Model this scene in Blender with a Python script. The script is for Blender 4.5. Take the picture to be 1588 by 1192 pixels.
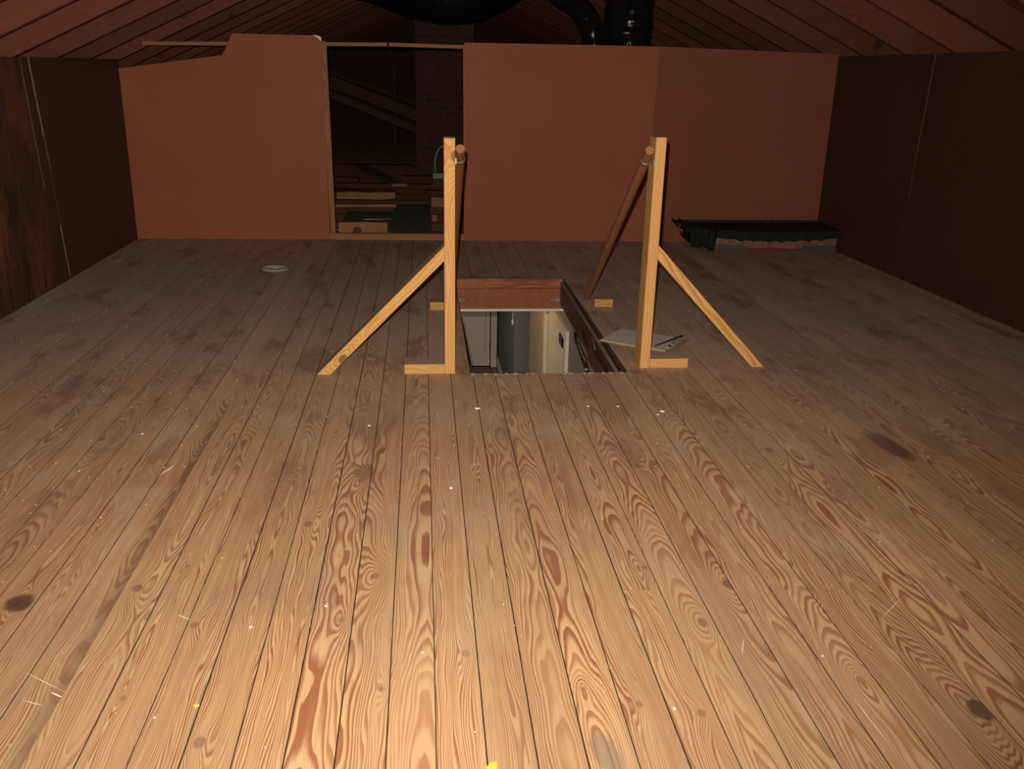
import bpy, bmesh, math, random
from mathutils import Vector, Matrix

# ------------------------------------------------------------------ scene, camera, light
for o in list(bpy.data.objects): bpy.data.objects.remove(o, do_unlink=True)
S = bpy.context.scene
COL = S.collection
S.view_settings.view_transform = 'Standard'
S.view_settings.look = 'None'
S.view_settings.gamma = 1.0
S.view_settings.use_curve_mapping = False
S.view_settings.exposure = 0.0

F, PITCH, YAW, ROLL, CAMH = 1400.3, .3312, .1014, .0226, 1.0429
fw = Vector((math.sin(YAW)*math.cos(PITCH), math.cos(YAW)*math.cos(PITCH), -math.sin(PITCH)))
rt = Vector((math.cos(YAW), -math.sin(YAW), 0)); up = rt.cross(fw)
r2 = rt*math.cos(ROLL)+up*math.sin(ROLL); u2 = up*math.cos(ROLL)-rt*math.sin(ROLL)
cd = bpy.data.cameras.new('camera'); cam = bpy.data.objects.new('camera', cd); COL.objects.link(cam)
cd.sensor_fit = 'HORIZONTAL'; cd.sensor_width = 36; cd.lens = F*36/1588; cd.clip_start = .01
M = Matrix((r2, u2, -fw)).transposed().to_4x4(); M.translation = Vector((0, 0, CAMH)); cam.matrix_world = M
S.camera = cam

w = bpy.data.worlds.new('world'); S.world = w; w.use_nodes = True
w.node_tree.nodes['Background'].inputs[0].default_value = (.9, .75, .65, 1)
w.node_tree.nodes['Background'].inputs[1].default_value = .006

def light(name, kind, loc, energy, color, aim=None, **kw):
    l = bpy.data.lights.new(name, kind); l.energy = energy; l.color = color
    for k, v in kw.items(): setattr(l, k, v)
    o = bpy.data.objects.new(name, l); COL.objects.link(o); o.location = loc
    if aim is not None:
        o.rotation_euler = (Vector(aim)-Vector(loc)).to_track_quat('-Z', 'Y').to_euler()
    return o
# the camera's own flash, just above and a little to the side of the lens
fl = Vector((0, 0, CAMH)) + u2*.050 - r2*.020 + fw*.02
light('camera_flash', 'SPOT', fl, 405, (1.0, .88, .715), fl+fw*5+r2*-.7+u2*1.0, spot_size=math.radians(122), spot_blend=1.0, shadow_soft_size=.008)
# the hall below: its ceiling lamp, out of sight, and two unseen area lights aimed at its wall
light('hall_lamp', 'POINT', (.10, 6.75, -.37), 12, (1.0, .66, .34), shadow_soft_size=.06)
light('hall_far_light', 'AREA', (-.6, 9.2, -1.5), 5, (.95, .93, .9), (1, 9.6, -1.6), size=1.2)
light('hall_near_light', 'AREA', (-.6, 4.4, -1.6), 3.5, (1.0, .92, .85), (1, 4.8, -1.3), size=1.0)

# ------------------------------------------------------------------ helpers
RNG = random.Random(7)
WL = {}
def wl(o): return WL.get(o.name, Vector((0, 0, 0))) if o else Vector((0, 0, 0))

def props(o, grain=None, tone=None, knots=()):
    r = RNG
    o['grain'] = [float(v) for v in (grain or (r.uniform(-.03, .03), r.choice((-1, 1))*r.uniform(.01, .06), r.uniform(-.02, .02)))]
    o['tone'] = [float(v) for v in (tone or (r.uniform(.9, 1.08), r.uniform(0, 1), r.uniform(.85, 1.25)))]
    ks = list(knots)+[(0, 0, 0)]*3
    for n, k in zip(('knot_a', 'knot_b', 'knot_c'), ks): o[n] = [float(v) for v in k]

def mesh_obj(name, me, mat, parent=None, loc=(0, 0, 0), rot=None, **kw):
    o = bpy.data.objects.new(name, me); COL.objects.link(o)
    if mat is not None and not me.materials: me.materials.append(mat)
    loc = Vector(loc)
    if parent is not None: o.parent = parent
    o.location = loc-wl(parent)
    if parent is not None and parent.rotation_mode == 'QUATERNION':
        o.location = loc; o.matrix_parent_inverse = (Matrix.Translation(wl(parent)) @ parent.rotation_quaternion.to_matrix().to_4x4()).inverted()
    if rot is not None: o.rotation_mode = 'QUATERNION'; o.rotation_quaternion = rot
    WL[o.name] = loc
    props(o, **kw)
    return o

def from_bm(name, bm, mat, parent=None, loc=(0, 0, 0), rot=None, smooth=False, **kw):
    bmesh.ops.recalc_face_normals(bm, faces=bm.faces)
    me = bpy.data.meshes.new(name); bm.to_mesh(me); bm.free()
    if smooth:
        for p in me.polygons: p.use_smooth = True
    return mesh_obj(name, me, mat, parent, loc, rot, **kw)

def tag(o, label=None, cat=None, group=None, kind=None):
    if label: o['label'] = label
    if cat: o['category'] = cat
    if group: o['group'] = group
    if kind: o['kind'] = kind
    return o

def empty(name, loc=(0, 0, 0), **kw):
    o = bpy.data.objects.new(name, None); COL.objects.link(o); o.location = loc; o.empty_display_size = .1
    WL[o.name] = Vector(loc); tag(o, **kw); return o

def bm_box(bm, x0, x1, y0, y1, z0, z1, bev=0, seg=1):
    r = bmesh.ops.create_cube(bm, size=1)
    bmesh.ops.scale(bm, verts=r['verts'], vec=(x1-x0, y1-y0, z1-z0))
    bmesh.ops.translate(bm, verts=r['verts'], vec=((x0+x1)/2, (y0+y1)/2, (z0+z1)/2))
    if bev:
        es = list({e for v in r['verts'] for e in v.link_edges})
        bmesh.ops.bevel(bm, geom=es, offset=bev, segments=seg, affect='EDGES', profile=.5)

def box(name, x0, x1, y0, y1, z0, z1, mat, parent=None, bev=.0015, **kw):
    """axis-aligned box, origin at the middle of its base"""
    c = Vector(((x0+x1)/2, (y0+y1)/2, z0))
    bm = bmesh.new(); bm_box(bm, x0-c.x, x1-c.x, y0-c.y, y1-c.y, 0, z1-z0, bev)
    return from_bm(name, bm, mat, parent, c, **kw)

def bar(name, p0, p1, wx, wz, mat, parent=None, side=(1, 0, 0), bev=.002, cut0=0, cut1=0, rough=0, **kw):
    """lumber from p0 to p1: its length is local Y (the grain), wx across along 'side', wz the other way.
    cut0 / cut1 shift the +z edge of either end so that ends can be sawn at an angle."""
    p0 = Vector(p0); p1 = Vector(p1); L = (p1-p0).length
    Y = (p1-p0).normalized(); X = (Vector(side)-Y*Vector(side).dot(Y)).normalized(); Z = X.cross(Y)
    R = Matrix((X, Y, Z)).transposed()
    bm = bmesh.new(); n = max(1, int(L/.12)) if rough else 1
    rings = []
    for i in range(n+1):
        y = L*i/n; c = []
        for (sx, sz) in ((-1, -1), (1, -1), (1, 1), (-1, 1)):
            yy = y + (cut0*sz/2 if i == 0 else 0) + (cut1*sz/2 if i == n else 0)
            c.append(bm.verts.new((sx*wx/2+RNG.uniform(-rough, rough), yy, sz*wz/2+RNG.uniform(-rough, rough))))
        rings.append(c)
    bm.faces.new(rings[0][::-1]); bm.faces.new(rings[-1])
    for a, b in zip(rings, rings[1:]):
        for k in range(4): bm.faces.new((a[k], a[(k+1) % 4], b[(k+1) % 4], b[k]))
    if bev and not rough: bmesh.ops.bevel(bm, geom=list(bm.edges), offset=bev, segments=1, affect='EDGES')
    return from_bm(name, bm, mat, parent, p0, R.to_quaternion(), **kw)

def tube_bm(pts, rad, n=12, caps=True, bm=None):
    bm = bm or bmesh.new(); pts = [Vector(p) for p in pts]
    rads = rad if isinstance(rad, (list, tuple)) else [rad]*len(pts)
    rings = []; prev = None
    for i, p in enumerate(pts):
        t = (pts[min(i+1, len(pts)-1)]-pts[max(i-1, 0)]).normalized()
        if prev is None:
            a = Vector((0, 0, 1)) if abs(t.z) < .9 else Vector((1, 0, 0)); u = t.cross(a).normalized()
        else: u = (prev-t*prev.dot(t)).normalized()
        prev = u; v = t.cross(u)
        rings.append([bm.verts.new(p+(u*math.cos(k*2*math.pi/n)+v*math.sin(k*2*math.pi/n))*rads[i]) for k in range(n)])
    for a, b in zip(rings, rings[1:]):
        for k in range(n): bm.faces.new((a[k], a[(k+1) % n], b[(k+1) % n], b[k]))
    if caps: bm.faces.new(rings[0][::-1]); bm.faces.new(rings[-1])
    return bm

def tube(name, pts, rad, mat, parent=None, n=12, **kw):
    c = Vector(pts[0]); return from_bm(name, tube_bm([Vector(p)-c for p in pts], rad, n), mat, parent, c, smooth=True, **kw)

def poly_prism(name, poly, axis, d0, d1, mat, parent=None, **kw):
    """polygon (a, b) extruded along an axis from d0 to d1; axis 'Y': a=x, b=z ; 'X': a=y, b=z ; 'Z': a=x, b=y"""
    f = {'Y': lambda a, b, d: (a, d, b), 'X': lambda a, b, d: (d, a, b), 'Z': lambda a, b, d: (a, b, d)}[axis]
    bm = bmesh.new(); A = [bm.verts.new(f(a, b, d0)) for a, b in poly]; B = [bm.verts.new(f(a, b, d1)) for a, b in poly]
    bm.faces.new(A); bm.faces.new(B[::-1]); n = len(poly)
    for k in range(n): bm.faces.new((A[k], A[(k+1) % n], B[(k+1) % n], B[k]))
    c = Vector([(min(v.co[i] for v in bm.verts)+max(v.co[i] for v in bm.verts))/2 for i in range(3)])
    c.z = min(v.co.z for v in bm.verts)
    bmesh.ops.translate(bm, verts=bm.verts, vec=-c)
    return from_bm(name, bm, mat, parent, c, **kw)

# ------------------------------------------------------------------ materials
class NT:
    def __init__(s, name):
        s.m = bpy.data.materials.new(name); s.m.use_nodes = True; s.t = s.m.node_tree; s.b = s.t.nodes['Principled BSDF']
    def node(s, ty, **kw):
        n = s.t.nodes.new(ty)
        for k, v in kw.items(): setattr(n, k, v)
        return n
    def put(s, sock, v):
        if isinstance(v, bpy.types.NodeSocket): s.t.links.new(v, sock)
        else: sock.default_value = v
    def math(s, op, a, b=None, c=None, clamp=False):
        n = s.node('ShaderNodeMath', operation=op, use_clamp=clamp); s.put(n.inputs[0], a)
        if b is not None: s.put(n.inputs[1], b)
        if c is not None: s.put(n.inputs[2], c)
        return n.outputs[0]
    def sep(s, v):
        n = s.node('ShaderNodeSeparateXYZ'); s.put(n.inputs[0], v); return n.outputs
    def comb(s, x, y, z):
        n = s.node('ShaderNodeCombineXYZ')
        for i, v in enumerate((x, y, z)): s.put(n.inputs[i], v)
        return n.outputs[0]
    def noise(s, vec, scale=1, detail=2, rough=.5):
        n = s.node('ShaderNodeTexNoise'); s.put(n.inputs['Vector'], vec)
        n.inputs['Scale'].default_value = scale; n.inputs['Detail'].default_value = detail; n.inputs['Roughness'].default_value = rough
        return n.outputs[0]
    def step(s, v, a, b, oa=0., ob=1.):
        n = s.node('ShaderNodeMapRange', interpolation_type='SMOOTHSTEP'); s.put(n.inputs[0], v)
        for i, x in enumerate((a, b, oa, ob)): s.put(n.inputs[i+1], x)
        return n.outputs[0]
    def mix(s, f, a, b, mode='MIX'):
        n = s.node('ShaderNodeMix', data_type='RGBA', blend_type=mode); s.put(n.inputs[0], f)
        s.put(n.inputs[6], a if isinstance(a, bpy.types.NodeSocket) else (*a, 1)); s.put(n.inputs[7], b if isinstance(b, bpy.types.NodeSocket) else (*b, 1))
        return n.outputs[2]
    def attr(s, name):
        n = s.node('ShaderNodeAttribute', attribute_type='OBJECT', attribute_name=name); return n.outputs['Vector']
    def bump(s, h, strength=.3, dist=.001):
        n = s.node('ShaderNodeBump'); n.inputs['Strength'].default_value = strength; n.inputs['Distance'].default_value = dist
        s.put(n.inputs['Height'], h); s.t.links.new(n.outputs[0], s.b.inputs['Normal'])
    def done(s, color, rough=.5, spec=.5, metal=0.):
        s.put(s.b.inputs['Base Color'], color if isinstance(color, bpy.types.NodeSocket) else (*color, 1))
        s.put(s.b.inputs['Roughness'], rough); s.put(s.b.inputs['Metallic'], metal); s.put(s.b.inputs['Specular IOR Level'], spec)
        return s.m

def wood(name, light_c, dark_c, freq=210, ring=.8, rough=.55, spec=.35, dirt=None, knots=True, auto=0., stain=None, warp=1., top_dust=None, kn_min=.42):
    n = NT(name); co = n.node('ShaderNodeTexCoord').outputs['Object']
    x, y, z = n.sep(co); gx, gz, gs = n.sep(n.attr('grain')); tb, ts, tf = n.sep(n.attr('tone'))
    s1 = n.math('MULTIPLY', ts, 91.7); s2 = n.math('MULTIPLY', ts, 53.3)
    n1 = n.noise(n.comb(n.math('MULTIPLY_ADD', x, 24, s1), n.math('MULTIPLY_ADD', y, 2.1, s2), n.math('MULTIPLY', z, 24)), 1, 2, .45)
    n2 = n.noise(n.comb(s2, n.math('MULTIPLY', y, 1.1), s1), 1, 1)
    n3 = n.noise(n.comb(s1, n.math('MULTIPLY_ADD', y, 1.5, 7.7), s2), 1, 2, .6)
    X = n.math('SUBTRACT', x, gx)
    X = n.math('MULTIPLY_ADD', n.math('SUBTRACT', n1, .5), .050*warp, X)
    X = n.math('MULTIPLY_ADD', n.math('SUBTRACT', n2, .5), .035*warp, X)
    Z = n.math('SUBTRACT', z, gz)
    Z = n.math('MULTIPLY_ADD', gs, y, Z)
    Z = n.math('MULTIPLY_ADD', n.math('SUBTRACT', n3, .5), .06*warp, Z)
    r = n.math('SQRT', n.math('ADD', n.math('MULTIPLY', X, X), n.math('MULTIPLY', Z, Z)))
    R = n.math('MULTIPLY', n.math('MULTIPLY', r, freq), tf)
    core = None; halo = None
    if knots:
        for kn in ('knot_a', 'knot_b', 'knot_c'):
            kx, ky, kr = n.sep(n.attr(kn)); rr = n.math('MAXIMUM', kr, .0001)
            dx = n.math('DIVIDE', n.math('SUBTRACT', x, kx), rr)
            dy = n.math('DIVIDE', n.math('SUBTRACT', y, ky), n.math('MULTIPLY', rr, 1.35))
            d2 = n.math('ADD', n.math('MULTIPLY', dx, dx), n.math('MULTIPLY', dy, dy))
            dy2 = n.math('MULTIPLY', n.math('MULTIPLY', dy, dy), .28)
            g = n.math('POWER', 2.718, n.math('MULTIPLY', n.math('ADD', n.math('MULTIPLY', dx, dx), dy2), -.16))
            R = n.math('MULTIPLY_ADD', n.math('MULTIPLY', g, n.math('MULTIPLY', rr, 420)), -1.0, R)
            d2w = n.math('MULTIPLY_ADD', n.math('SUBTRACT', n1, .5), .9, d2)
            c = n.math('MULTIPLY', n.step(d2w, 1.25, .55), n.step(rr, .006, .02, kn_min, 1.)); h = n.step(d2, 3.2, .9)
            core = c if core is None else n.math('MAXIMUM', core, c); halo = h if halo is None else n.math('MAXIMUM', halo, h)
    if auto:
        v = n.node('ShaderNodeTexVoronoi', feature='F1'); n.put(v.inputs['Vector'], n.comb(n.math('MULTIPLY_ADD', x, 9, s1), n.math('MULTIPLY_ADD', y, 3.2, s2), n.math('MULTIPLY', z, 3)))
        v.inputs['Scale'].default_value = 1
        c = n.step(v.outputs[0], auto, auto*.8); h = n.step(v.outputs[0], auto*2.6, auto)
        R = n.math('MULTIPLY_ADD', n.step(v.outputs[0], auto*5, 0.), -4., R)
        core = c if core is None else n.math('MAXIMUM', core, c); halo = h if halo is None else n.math('MAXIMUM', halo, h)
    nf = n.noise(n.comb(n.math('MULTIPLY', x, 260), n.math('MULTIPLY_ADD', y, 9, s2), n.math('MULTIPLY', z, 260)), 1, 2, .6)
    fr = n.math('FRACT', n.math('MULTIPLY_ADD', nf, .18, R))
    prof = n.math('MULTIPLY', n.step(fr, .25, .75), n.step(fr, 1.0, .93))
    wid = n.step(n.noise(n.comb(n.math('MULTIPLY', R, .37), s1, n.math('MULTIPLY', y, .8)), 1, 1), .3, .65, .45, 1.)
    fac = n.math('MULTIPLY', n.math('MULTIPLY', prof, wid), ring)
    col = n.mix(fac, light_c, dark_c)
    col = n.mix(n.step(nf, .35, .75, 0, .22), col, tuple(c*.72 for c in dark_c))
    # warm and cool drift along the board
    dr = n.noise(n.comb(n.math('MULTIPLY_ADD', x, 5, s1), n.math('MULTIPLY_ADD', y, 1.2, s2), z), 1, 3)
    col = n.mix(n.step(dr, .42, .7, 0, .35), col, tuple(a*.6+b*.4 for a, b in zip(light_c, dark_c)))
    if core is not None:
        col = n.mix(n.math('MULTIPLY', halo, .35), col, tuple(a*.5+b*.5 for a, b in zip(light_c, dark_c)))
        kc = n.mix(n.step(nf, .3, .7), tuple(c*.34+.02 for c in dark_c), tuple(c*.22+.03 for c in dark_c))
        col = n.mix(n.math('MULTIPLY', core, .85), col, kc)
    wp = n.node('ShaderNodeNewGeometry').outputs['Position']
    if dirt:
        d = n.noise(wp, 2.3, 5, .62); d2_ = n.noise(wp, 21, 3, .6)
        f = n.math('MULTIPLY', n.step(d, .40, .66), n.step(d2_, .25, .75, .4, 1))
        col = n.mix(n.math('MULTIPLY', f, dirt[1]), col, dirt[0])
    if stain: col = stain(n, col, wp)
    if top_dust:                                     # dust settled on faces that look up
        nz_ = n.sep(n.node('ShaderNodeNewGeometry').outputs['Normal'])[2]
        col = n.mix(n.step(nz_, .45, .75, 0, .8), col, top_dust)
    hs = n.node('ShaderNodeHueSaturation'); n.put(hs.inputs['Color'], col); n.put(hs.inputs['Value'], tb)
    n.bump(n.math('ADD', n.math('MULTIPLY', prof, .6), nf), .35, .0006)
    return n.done(hs.outputs[0], rough, spec)

def blob(n, wp, cx, cy, rx, ry, rot=0.):
    x, y, z = n.sep(wp)
    ca, sa = math.cos(rot), math.sin(rot)
    X = n.math('SUBTRACT', x, cx); Y = n.math('SUBTRACT', y, cy)
    a = n.math('DIVIDE', n.math('ADD', n.math('MULTIPLY', X, ca), n.math('MULTIPLY', Y, sa)), rx)
    b = n.math('DIVIDE', n.math('SUBTRACT', n.math('MULTIPLY', Y, ca), n.math('MULTIPLY', X, sa)), ry)
    d = n.math('ADD', n.math('MULTIPLY', a, a), n.math('MULTIPLY', b, b))
    return n.math('MULTIPLY_ADD', n.math('SUBTRACT', n.noise(wp, 30, 3), .5), 1.1, d)

def floor_stain(n, col, wp):
    for (cx, cy, rx, ry, rot, c, k) in ((1.40, 2.42, .035, .12, .1, (.10, .035, .03), .8), (-.17, 2.68, .08, .16, 0, (.20, .11, .07), .5),
                                     (-.17, 2.30, .03, .05, 0, (.12, .06, .04), .5), (.287, 1.171, .02, .05, .2, (.16, .13, .10), .6),
                                     (-.83, 1.684, .028, .032, 0, (.05, .02, .015), .85), (.60, 2.9, .12, .25, 0, (.2, .1, .07), .35)):
        d = blob(n, wp, cx, cy, rx, ry, rot)
        col = n.mix(n.math('MULTIPLY', n.step(d, 1.5, .5), k), col, c)
    # grey dust and foot traffic round the hatch and towards the far wall, where nobody has swept
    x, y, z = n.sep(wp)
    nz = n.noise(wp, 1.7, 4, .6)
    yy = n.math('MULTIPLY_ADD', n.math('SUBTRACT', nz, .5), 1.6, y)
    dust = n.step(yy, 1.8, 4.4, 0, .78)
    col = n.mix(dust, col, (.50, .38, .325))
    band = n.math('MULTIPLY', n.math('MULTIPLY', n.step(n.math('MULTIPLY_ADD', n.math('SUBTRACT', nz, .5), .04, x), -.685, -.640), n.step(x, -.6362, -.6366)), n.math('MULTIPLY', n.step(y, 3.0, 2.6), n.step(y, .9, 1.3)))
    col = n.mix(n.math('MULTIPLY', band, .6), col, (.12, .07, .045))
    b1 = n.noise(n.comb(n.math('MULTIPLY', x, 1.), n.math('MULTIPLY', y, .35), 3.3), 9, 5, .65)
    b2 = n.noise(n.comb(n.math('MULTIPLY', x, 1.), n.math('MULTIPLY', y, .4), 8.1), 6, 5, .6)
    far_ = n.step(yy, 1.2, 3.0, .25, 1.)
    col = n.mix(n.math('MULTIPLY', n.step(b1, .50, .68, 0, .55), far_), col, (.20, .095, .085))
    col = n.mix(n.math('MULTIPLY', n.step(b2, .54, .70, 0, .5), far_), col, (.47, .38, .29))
    fn = n.noise(n.comb(n.math('MULTIPLY', x, 1), n.math('MULTIPLY', y, .6), z), 60, 3, .7)
    col = n.mix(n.step(fn, .69, .73, 0, .35), col, (.62, .52, .42))
    return col

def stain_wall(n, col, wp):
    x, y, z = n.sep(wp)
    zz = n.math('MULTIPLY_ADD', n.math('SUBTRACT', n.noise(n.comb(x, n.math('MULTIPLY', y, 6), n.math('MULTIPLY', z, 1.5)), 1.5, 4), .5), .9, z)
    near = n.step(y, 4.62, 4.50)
    warm_ply = n.math('MULTIPLY', n.step(n.noise(n.comb(x, n.math('MULTIPLY', y, 2.4), n.math('MULTIPLY', z, 1.6)), 1.8, 4, .6), .42, .6), near)
    col = n.mix(n.math('MULTIPLY', warm_ply, .75), col, (.19, .06, .03))  # warmer brown patches of the water-stained near panel
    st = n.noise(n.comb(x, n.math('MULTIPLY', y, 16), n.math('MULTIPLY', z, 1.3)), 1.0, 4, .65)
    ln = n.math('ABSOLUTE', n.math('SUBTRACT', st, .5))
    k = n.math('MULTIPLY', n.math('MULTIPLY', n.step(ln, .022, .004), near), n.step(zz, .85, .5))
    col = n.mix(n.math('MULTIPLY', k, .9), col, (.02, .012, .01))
    return col

def hardboard(name, c, stain=None, rough=.6, mottle=.25):
    n = NT(name); wp = n.node('ShaderNodeNewGeometry').outputs['Position']
    a = n.noise(wp, 3.1, 5, .6); b = n.noise(wp, 170, 2, .6)
    col = n.mix(n.step(a, .3, .7, 0, mottle), c, tuple(v*.62 for v in c))
    col = n.mix(n.step(b, .3, .7, 0, .16), col, tuple(min(1, v*1.4) for v in c))
    if stain: col = stain(n, col, wp)
    n.bump(b, .15, .0005)
    return n.done(col, rough, .3)

def plain(name, c, rough=.5, spec=.5, metal=0., var=.15, scale=20, trans=0., bumps=0.):
    n = NT(name); wp = n.node('ShaderNodeNewGeometry').outputs['Position']
    a = n.noise(wp, scale, 4, .6)
    col = n.mix(n.step(a, .3, .7, 0, var), c, tuple(v*.6 for v in c))
    if bumps: n.bump(a, bumps, .004)
    m = n.done(col, rough, spec, metal)
    if trans: n.b.inputs['Transmission Weight'].default_value = trans
    return m

MAT = {}
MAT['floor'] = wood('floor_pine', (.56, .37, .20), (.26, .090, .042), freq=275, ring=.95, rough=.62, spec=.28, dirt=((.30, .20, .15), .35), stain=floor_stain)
MAT['under'] = plain('floor_underside', (.09, .055, .035), .9)
MAT['stud'] = wood('new_pine', (.66, .375, .135), (.44, .19, .055), freq=170, ring=.75, rough=.6, spec=.25, top_dust=(.36, .29, .25), kn_min=1.)
MAT['rod'] = wood('stained_dowel', (.25, .10, .045), (.13, .042, .02), freq=260, ring=.6, rough=.4, spec=.45, knots=False)
MAT['rafter'] = wood('rafter_pine', (.18, .060, .034), (.078, .024, .015), freq=120, ring=.45, rough=.75, spec=.2, auto=.10, knots=False)
MAT['trim'] = wood('orange_pine', (.42, .19, .085), (.22, .08, .035), freq=150, ring=.5, rough=.65, spec=.25, knots=False)
MAT['header'] = wood('varnished_pine', (.36, .12, .05), (.16, .045, .02), freq=90, ring=.7, rough=.4, spec=.4, knots=False, auto=.05)
MAT['mahog'] = wood('dark_stained_board', (.15, .055, .035), (.07, .025, .018), freq=160, ring=.5, rough=.5, spec=.3, knots=False)
MAT['ledge'] = wood('grey_board_edge', (.36, .25, .17), (.2, .13, .09), freq=160, ring=.4, rough=.7, knots=False)
MAT['far_wood'] = wood('old_attic_wood', (.13, .06, .035), (.06, .025, .016), freq=120, ring=.5, rough=.8, spec=.15, knots=False, auto=.07)
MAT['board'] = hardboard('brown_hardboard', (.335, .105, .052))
MAT['board_dim'] = hardboard('brown_hardboard_dimmed', (.255, .078, .041))  # same hardboard, darkened for the flash falling off across the wall
MAT['board_l'] = hardboard('left_hardboard_dimmed', (.080, .036, .027), stain=stain_wall, mottle=.4)  # colour lowered to stand for the dim edge of the flash beam
MAT['board_r'] = hardboard('right_hardboard_dimmed', (.068, .028, .021), mottle=.4)  # darkened in its colour in place of flash falloff on this side
MAT['seam'] = plain('pale_seam_filler', (.25, .18, .125), .8, var=.95, scale=9)
MAT['brick'] = plain('red_brick', (.11, .045, .035), .9, .2, var=.5, scale=9, bumps=.3)
MAT['mortar'] = plain('mortar', (.10, .09, .075), .95, .1, bumps=.4)
MAT['duct'] = plain('black_plastic_jacket', (.012, .012, .013), .10, .8, var=.1, scale=38, bumps=1.)
MAT['duct_s'] = plain('grey_foil_jacket', (.055, .058, .055), .35, .5, var=.3, scale=8, bumps=.4)
MAT['poly'] = plain('black_poly_sheet', (.014, .018, .016), .75, .15, var=.3, scale=25, bumps=.6)
MAT['metal'] = plain('galvanised_metal', (.30, .28, .23), .55, .5, .6, var=.4, scale=60)
MAT['chrome'] = plain('bright_metal', (.85, .83, .8), .15, .5, 1., var=.1)
MAT['clip'] = plain('worn_nickel', (.5, .48, .45), .45, .5, .35, var=.5, scale=90)
MAT['dark'] = plain('black_metal', (.015, .014, .013), .45)
MAT['paper'] = plain('white_paper', (.60, .53, .50), .8, .2, var=.06, scale=40)
MAT['hb_edge'] = plain('clipboard_hardboard', (.42, .27, .12), .5, var=.2)
MAT['white'] = plain('white_paint', (.84, .78, .67), .5, var=.04)
MAT['hall_wall'] = plain('taupe_wall_paint', (.30, .27, .235), .7, .2, var=.05, scale=3)
MAT['hall_wall_dim'] = plain('hall_paint_shaded', (.17, .175, .15), .7, .2, var=.05, scale=3)  # same hall wall, coloured darker where the lamp hardly reaches
MAT['hall_wall_lit'] = plain('hall_paint_lamplit', (.60, .50, .35), .7, .2, var=.05, scale=3)  # same hall wall with the lamplight put into its colour
MAT['hall_floor'] = wood('hall_oak_floor', (.28, .12, .06), (.15, .06, .03), rough=.35, knots=False)
MAT['felt'] = plain('green_grey_sheet', (.17, .175, .14), .85, .2, var=.35, scale=12, bumps=.4)
MAT['far_dim'] = wood('dimmed_far_timber', (.075, .045, .028), (.04, .022, .015), freq=120, ring=.5, rough=.85, spec=.1, knots=False)  # far timbers coloured darker to stand for the weak light there
MAT['greyb'] = plain('grey_green_board', (.21, .22, .17), .8, .2, var=.3, scale=20)
MAT['insul'] = plain('grey_loose_insulation', (.075, .065, .055), .95, .1, var=.5, scale=18, bumps=1.)
MAT['pipe'] = plain('pale_plastic', (.26, .27, .22), .5, var=.15)
MAT['chip'] = plain('paint_flake', (.9, .86, .78), .6)
MAT['yellow'] = plain('dry_yellow_leaf', (.75, .55, .08), .7)
MAT['lid'] = plain('clear_plastic', (.75, .66, .60), .12, .5, var=.1, trans=.35)
MAT['drywall'] = plain('drywall_back', (.10, .085, .07), .95)

# printed face of the flat carton: tan card above, blue-grey panels at both ends, red band along the bottom middle
def carton_mat():
    n = NT('printed_card'); co = n.node('ShaderNodeTexCoord').outputs['Object']; x, y, z = n.sep(co)
    nz = n.noise(co, 14, 4, .6); nb = n.noise(co, 60, 3, .6)
    zz = n.math('MULTIPLY_ADD', n.math('SUBTRACT', nz, .5), .03, z)
    base = n.mix(n.step(nb, .4, .65, 0, .7), (.24, .13, .08), (.13, .06, .045))
    ends = n.step(n.math('ABSOLUTE', x), .17, .19); low = n.step(zz, .042, .036)
    base = n.mix(n.math('MULTIPLY', ends, low), base, (.075, .07, .08))
    red = n.math('MULTIPLY', n.math('SUBTRACT', 1., ends), n.step(zz, .026, .018))
    base = n.mix(red, base, (.16, .03, .025))
    return n.done(base, .6, .3)
MAT['card'] = carton_mat()

# ------------------------------------------------------------------ dimensions of the room
XL, XR, YB, Y0 = -1.81, 2.66, 5.93, -.9
HX0, HX1, HY0, HY1 = .165, .752, 3.146, 4.77          # hatch through the floor
PW = .081; PX = .174                                 # width of a floor board, one seam

# ------------------------------------------------------------------ structure: floor with its boards
bm = bmesh.new()
for (x0, x1, y0, y1) in ((XL-.1, HX0-.012, Y0, YB+.05), (HX1+.012, XR+.1, Y0, YB+.05), (HX0-.012, HX1+.012, Y0, HY0-.02), (HX0-.012, HX1+.012, HY1+.02, YB+.05)):
    bm_box(bm, x0, x1, y0, y1, -.05, -.0195)
floor = from_bm('floor', bm, MAT['under']); tag(floor, kind='structure')

KN = [(.969, 1.235, .021), (-.608, 1.724, .011), (-.527, 1.814, .006), (-.458, 1.583, .009), (.555, 1.529, .010), (.655, 1.67, .014),
      (.071, 1.456, .009), (-.113, 1.747, .009), (.794, 1.325, .008), (1.019, 2.398, .014), (-.832, 1.684, .010),
      (-.173, 1.585, .008), (-.083, 1.361, .006), (.277, 1.339, .006), (.823, 1.552, .006), (-.76, 3.279, .014), (-1.059, 2.856, .012),
      (-.953, 2.567, .012), (-.286, 1.998, .011), (-.174, 2.239, .010), (.599, 2.30, .010), (-1.155, 2.877, .010), (-.934, 3.324, .016),
      (.487, 1.748, .008), (-.373, 1.246, .010), (1.103, 2.108, .007), (1.44, 3.3, .013), (-1.3, 3.9, .014), (.9, 4.9, .014), (-.4, 4.3, .012)]
row_dz = {}
rows = range(int((XL-PX)/PW)-1, int((XR-PX)/PW)+2)
R2 = random.Random(21)
spec_joint = {12: [2.60], 13: [2.58], 15: [2.08], -4: [3.62], -8: [2.62], 18: [1.9], 9: [3.52], 16: [3.1], 20: [2.75], -12: [3.3]}
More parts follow.
